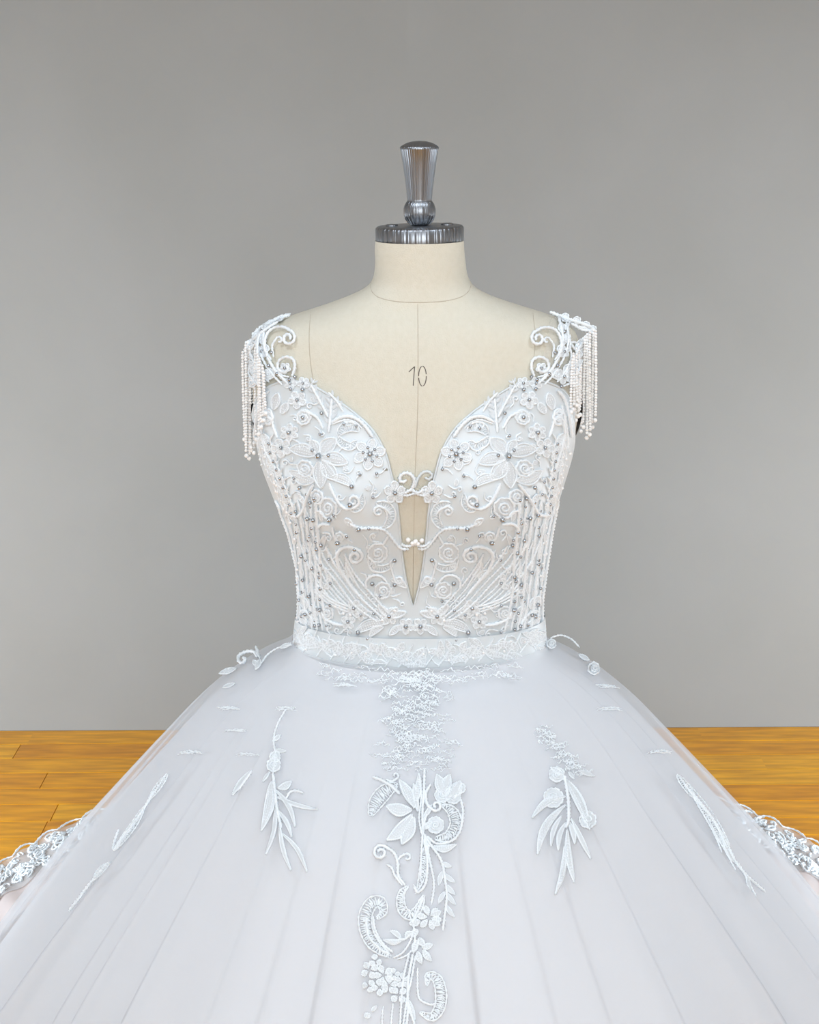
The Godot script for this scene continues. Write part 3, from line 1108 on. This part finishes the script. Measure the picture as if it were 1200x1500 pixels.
	# fine curls in the gaps
	var gap := [[700, 690], [686, 700], [712, 728], [668, 712], [662, 724], [676, 790], [665, 786], [700, 784], [736, 780], [744, 800], [728, 812], [676, 840], [664, 830], [720, 748], [770, 690], [784, 676], [790, 700], [772, 650], [756, 640], [742, 632], [776, 610], [748, 590], [700, 622], [706, 660], [686, 676], [655, 690], [660, 876], [676, 876], [652, 876], [722, 892], [760, 868], [748, 872], [716, 924], [700, 926], [735, 920], [628, 880], [634, 868], [668, 896], [786, 720], [764, 766], [752, 786], [738, 828], [756, 836], [668, 930]]
	for q in gap.size():
		var g: Array = gap[q]
		var a := rng.randf() * TAU
		var d := Vector2.from_angle(a) * rng.randf_range(7, 12)
		scroll(k, [g[0] - d.x, g[1] - d.y, g[0] - d.y * .3, g[1] + d.x * .3, g[0] + d.x * .5, g[1] + d.y * .5], rng.randf_range(3, 5), 1 if q % 2 else -1, .62, 1.1)
		if q % 3 == 0: leaf(k, g[0], g[1], g[0] + d.y, g[1] - d.x, 6, 1, 1.0, .5)
		if q % 3 == 1: bead(k, g[0] + d.x * .6, g[1] + d.y * .6, 1.9)
		if q % 6 == 5: put("lace_curl", o)
	put("lace_curl", o)
	# dense strands and beads along the side
	for i in 7:
		var x := 742.0 + i * 8.0
		cord(k, [x - 6 + i, 922, x + 2, 886, x + 6, 850, x + 8 + i * .6, 806, x + 12 + i * 1.2, 768, x + 14 + i * 2.6, 730], 0.9 if i % 2 else 1.2)
		for j in 5: leaf(k, x + 3 + i * .3, 905 - j * 36 + (i % 3) * 9, x + 9 - (j % 2) * 10 + i * .6, 888 - j * 36 + (i % 3) * 9, 6, 1, 1.2, .6)
		put("lace_frond", o)
	for i in 34:
		bead(k, 744 + rng.randf() * 44 + maxf(0, 800 - (720 + i * 6)) * .14, 722 + i * 6, rng.randf_range(1.6, 2.7))
	for i in 30:
		var y := 660.0 + i * 8.6
		pearl(k, ((833 - (y - 660) * .27) if y < 800 else (795 - (y - 800) * .05)) - rng.randf_range(0, 8), y + rng.randf_range(-4, 4), rng.randf_range(1.4, 2.6))
	leaf(k, 764, 884, 762, 906, 13, 4); leaf(k, 772, 890, 784, 872, 12); leaf(k, 765, 918, 784, 900, 12, 4); put("lace_leaf", o)
	scroll(k, [756, 920, 764, 904, 774, 894], 6, 1, 1.1); bead(k, 773, 899, 2.6); bead(k, 757, 915, 2.6); put("lace_scroll", o)

func waist_lace(o: Node) -> void:
	var k := 3
	begin()
	var r := RandomNumberGenerator.new(); r.seed = 9
	for i in 19:
		var x := 444.0 + i * 19.0
		var mid := 958.0 - absf(x - 611) * 0.03 - absf(x - 611) * absf(x - 611) * .0007
		for j in 5:
			var a := r.randf_range(-2.6, 0.5)
			var d := Vector2.from_angle(a) * r.randf_range(13, 24)
			var bx := x + r.randf_range(-11, 11); var by := mid + r.randf_range(-6, 16)
			leaf(k, bx, by, bx + d.x, by + d.y * .8, r.randf_range(6, 10), r.randf_range(-3, 3), .9, .75)
		cord(k, [x - 12, mid + 18, x - 4, mid + 6, x + 3, mid - 4, x + 9, mid - 18], .9)
		cord(k, [x - 10, mid + r.randf_range(-16, 0), x, mid + r.randf_range(-12, 12), x + 10, mid + r.randf_range(4, 18)], .8)
		pearl(k, x + r.randf_range(-6, 6), mid + r.randf_range(-12, 12), 1.8)
		put("lace_leaf", o)
	flush_beads(o)


# =========================================================================
#  shoulder straps with bead fringe, and the two bridges across the slit
# =========================================================================
func build_straps() -> void:
	for m in 2:
		mir = m == 1
		begin()
		var poly := PackedVector2Array()
		for p in spline([770, 562, 784, 540, 800, 505, 806, 470, 826, 470, 838, 500, 840, 545, 836, 590], 6.0):
			poly.append(th_y(AXIS - p.x if mir else p.x, p.y))
		cloth(poly, 26, 30, 0.0022)
		var st := commit("shoulder_strap", gown, M.sheer)
		meta(st, "sheer off-shoulder strap of corded lace with hanging bead strands")
		begin()
		var k := 0
		# cords rising from the cup
		cord(k, [786, 562, 802, 545, 815, 522, 820, 500, 818, 480, 812, 462], 1.7)
		cord(k, [794, 564, 808, 548, 822, 524, 828, 500, 826, 476], 1.3)
		cord(k, [800, 552, 812, 530, 817, 508], 1.0)
		cord(k, [812, 560, 826, 545, 838, 520], 1.3); put("lace_scroll", st)
		scroll(k, [809, 528, 818, 512, 816, 494, 806, 485, 792, 484, 781, 489], 10, -1, 1.7, 1.3); put("lace_scroll", st)
		scroll(k, [806, 524, 808, 508, 802, 498], 5, -1, 1.2, .8); put("lace_scroll", st)
		cord(k, [780, 552, 776, 540, 778, 528, 788, 524, 798, 529, 800, 540, 793, 546, 786, 542, 788, 535], 1.7); cord(k, [784, 553, 794, 550, 803, 540], 1.2); put("lace_scroll", st)
		for q in [[824, 470], [820, 484], [826, 497], [818, 512]]: rosette(k, q[0], q[1], 5, 5)
		put("lace_rosette", st)
		for q in [[834, 526, 850, 512], [830, 536, 848, 528], [822, 548, 838, 538], [838, 514, 846, 498], [826, 556, 838, 552]]: leaf(k, q[0], q[1], q[2], q[3], 8, 1)
		flower(k, 821, 552, 11, 5, .4, 2.2); put("lace_leaf", st)
		for q in [[783, 557], [800, 548], [817, 566], [808, 518], [822, 490], [812, 536], [775, 553]]: bead(k, q[0], q[1], 2.2)
		frond(k, [756, 572, 752, 564, 748, 556], 2, 9, .7); flower(k, 764, 562, 9, 5, .1, 1.8); flower(k, 782, 562, 9, 5, .6, 1.8); put("lace_frond", st)
		scroll(k, [816, 556, 826, 540, 832, 524, 830, 508], 6, 1, 1.2, 1.1); rosette(k, 830, 542, 8, 6); rosette(k, 812, 548, 7, 6); rosette(k, 836, 560, 6, 5)
		cord(k, [820, 566, 832, 560, 840, 548, 844, 534], 1.3, .3); cord(k, [830, 474, 828, 490, 832, 506, 840, 516], 1.1, .3); flower(k, 790, 540, 8, 5, .3, 1.8); flower(k, 822, 516, 8, 5, .8, 1.8); leaf(k, 818, 508, 828, 490, 8); put("lace_rosette", st)
		# lace over the shoulder's edge
		k = 2
		if mir:
			cord(k, [782, 464, 796, 468, 808, 474, 822, 481, 836, 492, 846, 503, 853, 516], 2.0)
			cord(k, [800, 474, 816, 484, 832, 496, 842, 506, 850, 520], 1.6)
			for q in [[798, 467], [812, 474], [826, 482], [836, 491], [846, 504]]: rosette(k, q[0], q[1], 5, 5)
		else:
			cord(k, [805, 456, 820, 462, 836, 468, 852, 473, 866, 479, 872, 486], 2.0)
			cord(k, [822, 468, 838, 474, 852, 482, 866, 484], 1.6)
			cord(k, [816, 464, 834, 472, 848, 478, 862, 481], 1.5)
			for q in [[845, 469], [828, 464], [858, 476], [868, 482]]: rosette(k, q[0], q[1], 5, 5)
		put("lace_scroll", st)
		if mir:
			cord(k, [814, 476, 826, 490, 830, 508, 828, 526, 822, 540], 1.5)
			cord(k, [826, 482, 838, 500, 842, 518], 1.4)
		else:
			cord(k, [840, 520, 850, 500, 860, 490, 870, 484], 1.2)
		put("lace_scroll", st)
		flush_beads(st)
		# bead strands
		var spec := []
		if not mir:
			spec = [[873, 485, 612], [869, 484, 622], [865, 487, 633], [860.5, 490, 638], [856, 494, 622], [852, 499, 628], [848, 504, 606], [844.5, 511, 612], [841, 518, 596], [838, 527, 600], [846, 540, 590], [851, 534, 604]]
		else:
			spec = [[855, 516, 640], [852, 506, 664], [848, 502, 668], [844.5, 503, 656], [841, 506, 660], [837.5, 510, 640], [834, 518, 632], [830.5, 526, 622], [827, 536, 612], [824, 546, 602], [840, 512, 646], [846, 508, 652]]
		for s in spec:
			begin()
			var x: float = AXIS - s[0] if mir else s[0]
			var zz := maxf(hit(2, s[0], s[1])[0].z, hit(2, s[0], s[2] - 20)[0].z if mir else 0.0) + rng.randf_range(.004, .012)
			var a := at_depth(x, s[1], zz)
			var b := at_depth(x + (2.0 if mir else -1.0), s[2], zz)
			var n := int(a.distance_to(b) / 0.0034)
			for i in n:
				var f := float(i) / n
				var p := a.lerp(b, f) + Vector3(sin(f * 3.0 + x) * .0007, 0, 0)
				ball(p, 0.0020 if i % 3 else 0.0016, 7, 5)
			ball(b - Vector3(0, .003, 0), 0.0027, 8, 6)
			commit("bead_strand", st, M.pearl)
	mir = false

func build_bridges() -> void:
	# cords that span the slit: points a little in front of the form
	var span := func(a: Array, z: float, r: float, tw: float):
		var P := PackedVector3Array(); var N := PackedVector3Array()
		for p in spline(a, 1.5):
			P.append(at_depth(p.x, p.y, z)); N.append(Vector3(0, 0.2, 1).normalized())
		tube(P, N, r, 6, 0.9, tw)
	var za: float = hit(0, 608, 720)[0].z + 0.006
	begin()
	span.call([581, 718, 592, 722, 602, 718, 612, 722, 622, 718, 634, 720], za, 0.0021, .35)
	span.call([583, 724, 596, 726, 608, 723, 620, 726, 632, 722], za, 0.0016, .35)
	var b1 := commit("neckline_bridge", gown, M.thread)
	meta(b1, "upper corded bridge across the neckline with two curls")
	begin()
	span.call([603, 718, 607, 706, 604, 697, 595, 693, 587, 697, 586, 704, 591, 706, 596, 703], za, 0.0023, .2)
	commit("curl", b1, M.thread)
	begin()
	span.call([608, 714, 612, 702, 619, 693, 627, 691, 633, 696, 629, 702, 622, 700], za, 0.0019, .2)
	commit("curl", b1, M.satin)
	var zb: float = hit(0, 608, 797)[0].z + 0.006
	begin()
	span.call([586, 793, 591, 799, 600, 800, 608, 797, 616, 800, 624, 799, 631, 792], zb, 0.0018, .3)
	var b2 := commit("neckline_bridge", gown, M.thread)
	meta(b2, "lower corded bridge across the slit with three beads")
	begin()
	for q in [[598, 791, 4.2], [609, 794, 4.6], [618, 792, 4.2], [604, 796, 3.4], [613, 797, 3.4]]: ball(at_depth(q[0], q[1], zb + .001), q[2] * .0007, 10, 7)
	commit("bridge_beads", b2, M.pearl)


# =========================================================================
#  lace appliques on the skirt
# =========================================================================
func skirt_lace() -> void:
	fill_tone = 0.80; slim = 0.78; point = 0.95
	var sk: Node = gown.get_node("tulle_overskirt")
	var k := 1
	begin()
	# centre vine, from the top
	for q in [[607, 1184, 585, 1144, 17, 2], [604, 1188, 566, 1182, 22, -3], [604, 1194, 567, 1232, 24, -5], [607, 1198, 589, 1238, 24, 0], [606, 1186, 614, 1134, 10, 2], [612, 1190, 606, 1150, 8, 0]]: leaf(k, q[0], q[1], q[2], q[3], q[4], q[5], 2.0, 1.0)
	put("lace_flower", sk)
	cord(k, [546, 1140, 560, 1145, 574, 1154, 586, 1165], 1.8); scroll(k, [566, 1143, 574, 1146, 582, 1142], 5, -1, 1.2, .8); put("lace_stem", sk)
	band(k, [582, 1150, 566, 1160, 552, 1176, 543, 1196], 22, .6); put("lace_plume", sk)
	leaf(k, 652, 1168, 640, 1136, 20, 0, 2, 1); leaf(k, 656, 1168, 674, 1146, 22, 3, 2, 1); leaf(k, 650, 1162, 658, 1136, 16, 0, 2.2, 1); rosette(k, 648, 1166, 10, 7); rosette(k, 664, 1168, 10, 7); rosette(k, 674, 1156, 7, 6); put("lace_flower", sk)
	scroll(k, [631, 1150, 624, 1164, 626, 1180, 634, 1188], 8, -1, 1.7, 1.1); put("lace_scroll", sk)
	cord(k, [675, 1172, 678, 1192, 674, 1216, 662, 1233, 640, 1237, 626, 1226], 1.4); band(k, [648, 1180, 662, 1190, 668, 1208, 658, 1226, 638, 1230], 17, .7); put("lace_scroll", sk)
	rosette(k, 638, 1210, 11, 7); leaf(k, 622, 1216, 632, 1204, 9); put("lace_rosette", sk)
	cord(k, [619, 1220, 632, 1240, 647, 1263, 653, 1295, 655, 1313, 652, 1340, 649, 1364], 1.4)
	for q in [[647, 1264, 662, 1270], [651, 1280, 667, 1293], [654, 1296, 667, 1311], [655, 1308, 668, 1326], [654, 1326, 666, 1344], [649, 1276, 643, 1298], [653, 1306, 643, 1324]]: leaf(k, q[0], q[1], q[2], q[3], 8, 1, 1.8, 0.5)
	put("lace_frond", sk)
	leaf(k, 634, 1241, 668, 1238, 12, 5, 1.8, .8); put("lace_leaf", sk)
	scroll(k, [594, 1298, 584, 1284, 583, 1266, 578, 1251, 564, 1241], 11, -1, 1.7, 1.35); put("lace_scroll", sk)
	cord(k, [590, 1298, 579, 1284, 574, 1272, 566, 1267], 1.3); scroll(k, [583, 1262, 587, 1256, 594, 1252], 6, 1, 1.3, .8); put("lace_scroll", sk)
	cord(k, [619, 1222, 617, 1260, 616, 1290], 1.2); cord(k, [621, 1230, 626, 1262, 624, 1294, 612, 1308, 606, 1296], 1.4); cord(k, [622, 1226, 630, 1262, 636, 1296, 632, 1326], 1.3); cord(k, [628, 1268, 622, 1300, 608, 1310], 1.0); put("lace_stem", sk)
	band(k, [598, 1299, 588, 1310, 589, 1332, 602, 1342, 614, 1330, 621, 1312], 13, .7); put("lace_plume", sk)
	flower(k, 629, 1345, 18, 6, .2, 0); leaf(k, 632, 1340, 646, 1336, 12, 1, 2, .9); leaf(k, 632, 1350, 644, 1356, 12, -1, 2, .9); leaf(k, 616, 1350, 600, 1354, 12, 0, 2, .9); put("lace_flower", sk)
	for q in [[612, 1362, 606, 1372], [614, 1374, 622, 1386], [612, 1378, 606, 1396], [618, 1388, 634, 1384], [620, 1392, 632, 1408], [612, 1394, 618, 1412], [604, 1366, 594, 1374]]: leaf(k, q[0], q[1], q[2], q[3], 10, 1, 2, .9)
	put("lace_leaf", sk)
	cord(k, [604, 1366, 594, 1376, 584, 1376], 1.3); leaf(k, 590, 1378, 562, 1377, 9, -3, 2, .8); leaf(k, 588, 1376, 572, 1364, 8, 2, 2, .8); put("lace_leaf", sk)
	band(k, [553, 1346, 562, 1336, 558, 1322, 545, 1324, 536, 1342, 538, 1366, 550, 1386, 572, 1402], 20, .65); cord(k, [536, 1346, 541, 1372, 556, 1390, 570, 1398], 1.3); cord(k, [547, 1342, 551, 1366, 562, 1384, 576, 1396], 1.3); put("lace_plume", sk)
	for q in [[542, 1422, 13, 4], [562, 1429, 15, 5], [577, 1428, 9, 4], [590, 1437, 11, 5], [556, 1447, 12, 4], [541, 1445, 9, 3], [570, 1444, 13, 5], [584, 1458, 13, 4], [550, 1408, 9, 3]]: flower(k, q[0], q[1], q[2], q[3], q[0] * .37, 0)
	put("lace_flower", sk)
	cord(k, [600, 1396, 592, 1430, 588, 1470, 586, 1510], 1.2); cord(k, [605, 1398, 598, 1440, 598, 1480, 594, 1515], 1.5); cord(k, [609, 1400, 602, 1440, 596, 1466, 590, 1510], 1.1); cord(k, [612, 1418, 612, 1446, 615, 1464, 630, 1472, 640, 1470], 1.2); cord(k, [598, 1466, 604, 1490, 612, 1512], 1.4); cord(k, [576, 1470, 574, 1490, 572, 1515], 1.0); cord(k, [562, 1474, 560, 1490, 560, 1512], 1.0); leaf(k, 600, 1466, 608, 1494, 9, 1, 1.8, .8); put("lace_stem", sk)
	band(k, [626, 1444, 628, 1430, 640, 1434, 646, 1452, 645, 1474, 634, 1490, 616, 1484], 16, .7); put("lace_plume", sk)
	leaf(k, 544, 1482, 552, 1474, 6, 0, 2, .8); leaf(k, 535, 1490, 542, 1486, 9, 0, 2, .9); put("lace_leaf", sk)
	# froth of half-hidden lace between the waist and the vine
	var r := RandomNumberGenerator.new(); r.seed = 77
	for row in 14:
		var y := 994.0 + row * 10.0
		var half := 34.0 + row * 2.2 + r.randf_range(-18, 14)
		for j in 20:
			var x := 610.0 + r.randf_range(-half, half)
			wisp(k, x, y + r.randf_range(-6, 6), r.randf_range(9, 20), r)
		put("lace_froth", sk)
	for j in 70:
		var x := 470.0 + j * 4.2
		wisp(k, x + r.randf_range(-4, 4), 991.0 - absf(x - 612) * .07 + r.randf_range(-7, 16), r.randf_range(12, 26), r)
		if j % 14 == 13: put("lace_froth", sk)
	cord(k, [622, 1128, 621, 1160, 619, 1192, 620, 1222], 1.5); cord(k, [616, 1140, 617, 1170, 614, 1200, 618, 1224], 1.0); cord(k, [627, 1190, 622, 1206, 620, 1224], 1.2); leaf(k, 620, 1200, 632, 1180, 7, 1, 1.8, .7); put("lace_stem", sk)
	band(k, [628, 1230, 622, 1256, 618, 1284, 612, 1304], 10, .5); put("lace_plume", sk)
	cord(k, [622, 1314, 614, 1332, 606, 1350, 608, 1374, 606, 1398], 1.2); cord(k, [576, 1404, 590, 1396, 600, 1382, 606, 1366], 1.1); cord(k, [582, 1406, 596, 1400, 606, 1390], .9); put("lace_stem", sk)
	# spray on the left
	slim = 0.68
	cord(k, [401, 1134, 404, 1160, 408, 1190, 414, 1214], 1.7)
	for q in [[404, 1158, 433, 1212, 8, -6], [406, 1168, 466, 1187, 7, 3], [408, 1188, 428, 1226, 7, -3], [411, 1208, 427, 1275, 7, 4], [414, 1222, 450, 1277, 7, -6], [407, 1190, 391, 1252, 6, -3], [406, 1180, 401, 1230, 5, 0]]: leaf(k, q[0], q[1], q[2], q[3], q[4], q[5], 2.0, .9)
	put("lace_spray", sk)
	leaf(k, 399, 1146, 384, 1218, 20, -4, 1.6, .8, .8); leaf(k, 408, 1156, 428, 1146, 14, 2, 1.6, .9); cord(k, [420, 1172, 426, 1162, 436, 1160, 446, 1164], 1.4); put("lace_leaf", sk)
	cord(k, [420, 1040, 408, 1062, 402, 1084, 404, 1106, 401, 1134], 1.1); leaf(k, 404, 1100, 420, 1102, 7); leaf(k, 402, 1086, 412, 1078, 8); rosette(k, 402, 1122, 9, 6); leaf(k, 396, 1132, 386, 1146, 5, 0, 2, .8); rosette(k, 404, 1110, 7, 6); put("lace_froth", sk)
	leaf(k, 370, 1130, 342, 1166, 9, 2, 1.6, .9); cord(k, [370, 1132, 360, 1146, 350, 1160], 1.4); put("lace_leaf", sk)
	# spray on the right
	cord(k, [826, 1138, 831, 1170, 832, 1200, 828, 1214], 1.8)
	for q in [[828, 1168, 779, 1199, 13, 8], [828, 1180, 787, 1252, 15, 10], [822, 1196, 806, 1240, 8, 4], [828, 1206, 817, 1246, 9, 4], [832, 1204, 841, 1237, 9, -2], [830, 1216, 840, 1293, 12, 3], [826, 1240, 813, 1310, 10, -4], [836, 1200, 864, 1258, 8, 0]]: leaf(k, q[0], q[1], q[2], q[3], q[4], q[5], 2.0, .9)
	put("lace_spray", sk)
	leaf(k, 829, 1144, 862, 1216, 18, -4, 1.7, .9, .8); rosette(k, 860, 1202, 11, 7); rosette(k, 810, 1170, 13, 8); put("lace_leaf", sk)
	leaf(k, 824, 1136, 806, 1126, 10, 0, 1.8, 1.2); rosette(k, 815, 1136, 10, 6); leaf(k, 832, 1132, 840, 1142, 6, 0, 2, .8); leaf(k, 846, 1130, 870, 1138, 8, 0, 1.6, .7)
	put("lace_leaf", sk)
	for j in 52:
		wisp(k, 790.0 + j * 1.2 + r.randf_range(-10, 10), 1070.0 + j * 1.25 + r.randf_range(-9, 9), r.randf_range(9, 20), r)
	put("lace_froth", sk)
	# long sprigs on the flanks
	slim = 0.8
	band(k, [247, 1136, 232, 1156, 221, 1172], 8, .6); band(k, [214, 1182, 200, 1206, 184, 1228, 169, 1247], 9, .6); cord(k, [228, 1160, 206, 1196, 180, 1230, 168, 1248], 1.4); cord(k, [176, 1216, 170, 1232, 167, 1246], 1.2); put("lace_spray", sk)
	leaf(k, 164, 1264, 138, 1292, 11, 2, 1.6, .9); cord(k, [162, 1264, 134, 1296, 114, 1322, 103, 1336], 1.5); put("lace_spray", sk)
	band(k, [990, 1136, 1004, 1154, 1016, 1170], 9, .6); band(k, [1018, 1172, 1036, 1198, 1046, 1216, 1054, 1236], 9, .6); cord(k, [1000, 1150, 1022, 1178, 1044, 1204, 1060, 1232, 1074, 1260], 1.5); put("lace_spray", sk)
	cord(k, [1010, 1160, 1034, 1190, 1052, 1220, 1064, 1246, 1080, 1270, 1094, 1286], 1.5); cord(k, [1056, 1234, 1066, 1256, 1070, 1262], 1.2); cord(k, [1076, 1262, 1090, 1282, 1108, 1298, 1120, 1308], 1.4); leaf(k, 1092, 1284, 1098, 1306, 6, 0, 1.6, .7); leaf(k, 1050, 1214, 1066, 1256, 9, -3, 1.6, .7); put("lace_spray", sk)
	cord(k, [994, 1140, 1012, 1166, 1030, 1196, 1046, 1226, 1056, 1250], .9); cord(k, [1004, 1146, 1030, 1176, 1052, 1208, 1068, 1240], .8); cord(k, [1034, 1196, 1046, 1222, 1062, 1250, 1076, 1276], .9); leaf(k, 1060, 1236, 1074, 1264, 7, 2, 1.6, .7); cord(k, [1086, 1276, 1096, 1296, 1106, 1314], 1.0); put("lace_spray", sk)
	cord(k, [246, 1134, 222, 1172, 196, 1212, 172, 1244], .9); cord(k, [158, 1268, 136, 1292, 118, 1318], .9); put("lace_spray", sk)
	# lace near the hips
	scroll(k, [380, 964, 374, 957, 364, 956, 354, 960], 8, -1, 1.9, .9); cord(k, [376, 948, 380, 958, 384, 966], 1.7); leaf(k, 384, 966, 376, 982, 8); leaf(k, 372, 968, 380, 976, 8); put("lace_scroll", sk)
	leaf(k, 412, 950, 428, 944, 7); cord(k, [384, 974, 394, 960, 410, 950, 430, 946], 1.0); leaf(k, 322, 988, 348, 980, 9); leaf(k, 328, 1008, 346, 1002, 6); put("lace_froth", sk)
	rosette(k, 806, 944, 6, 6); cord(k, [804, 936, 820, 932, 836, 938, 848, 950], 1.0); rosette(k, 868, 980, 8, 6); leaf(k, 846, 960, 862, 968, 7); put("lace_froth", sk)
	for q in [[338, 1040], [346, 1073], [280, 1104], [362, 1107], [888, 1007], [892, 1040], [964, 1103], [420, 1040], [504, 1005]]:
		for j in 6: wisp(k, q[0] + r.randf_range(-6, 6), q[1] + r.randf_range(-2, 2), 26, r, .9)
		put("lace_froth", sk)

func wisp(k: int, x: float, y: float, L: float, r: RandomNumberGenerator, jump := 3.4) -> void:
	# a short wriggling thread
	var a := []
	var n := 7
	for i in n: a.append(x + L * (float(i) / (n - 1) - .5) + r.randf_range(-2.2, 2.2)); a.append(y + r.randf_range(-jump, jump) - 1.5 * sin(PI * i / (n - 1.0)))
	cord(k, a, r.randf_range(.34, .58), .3)
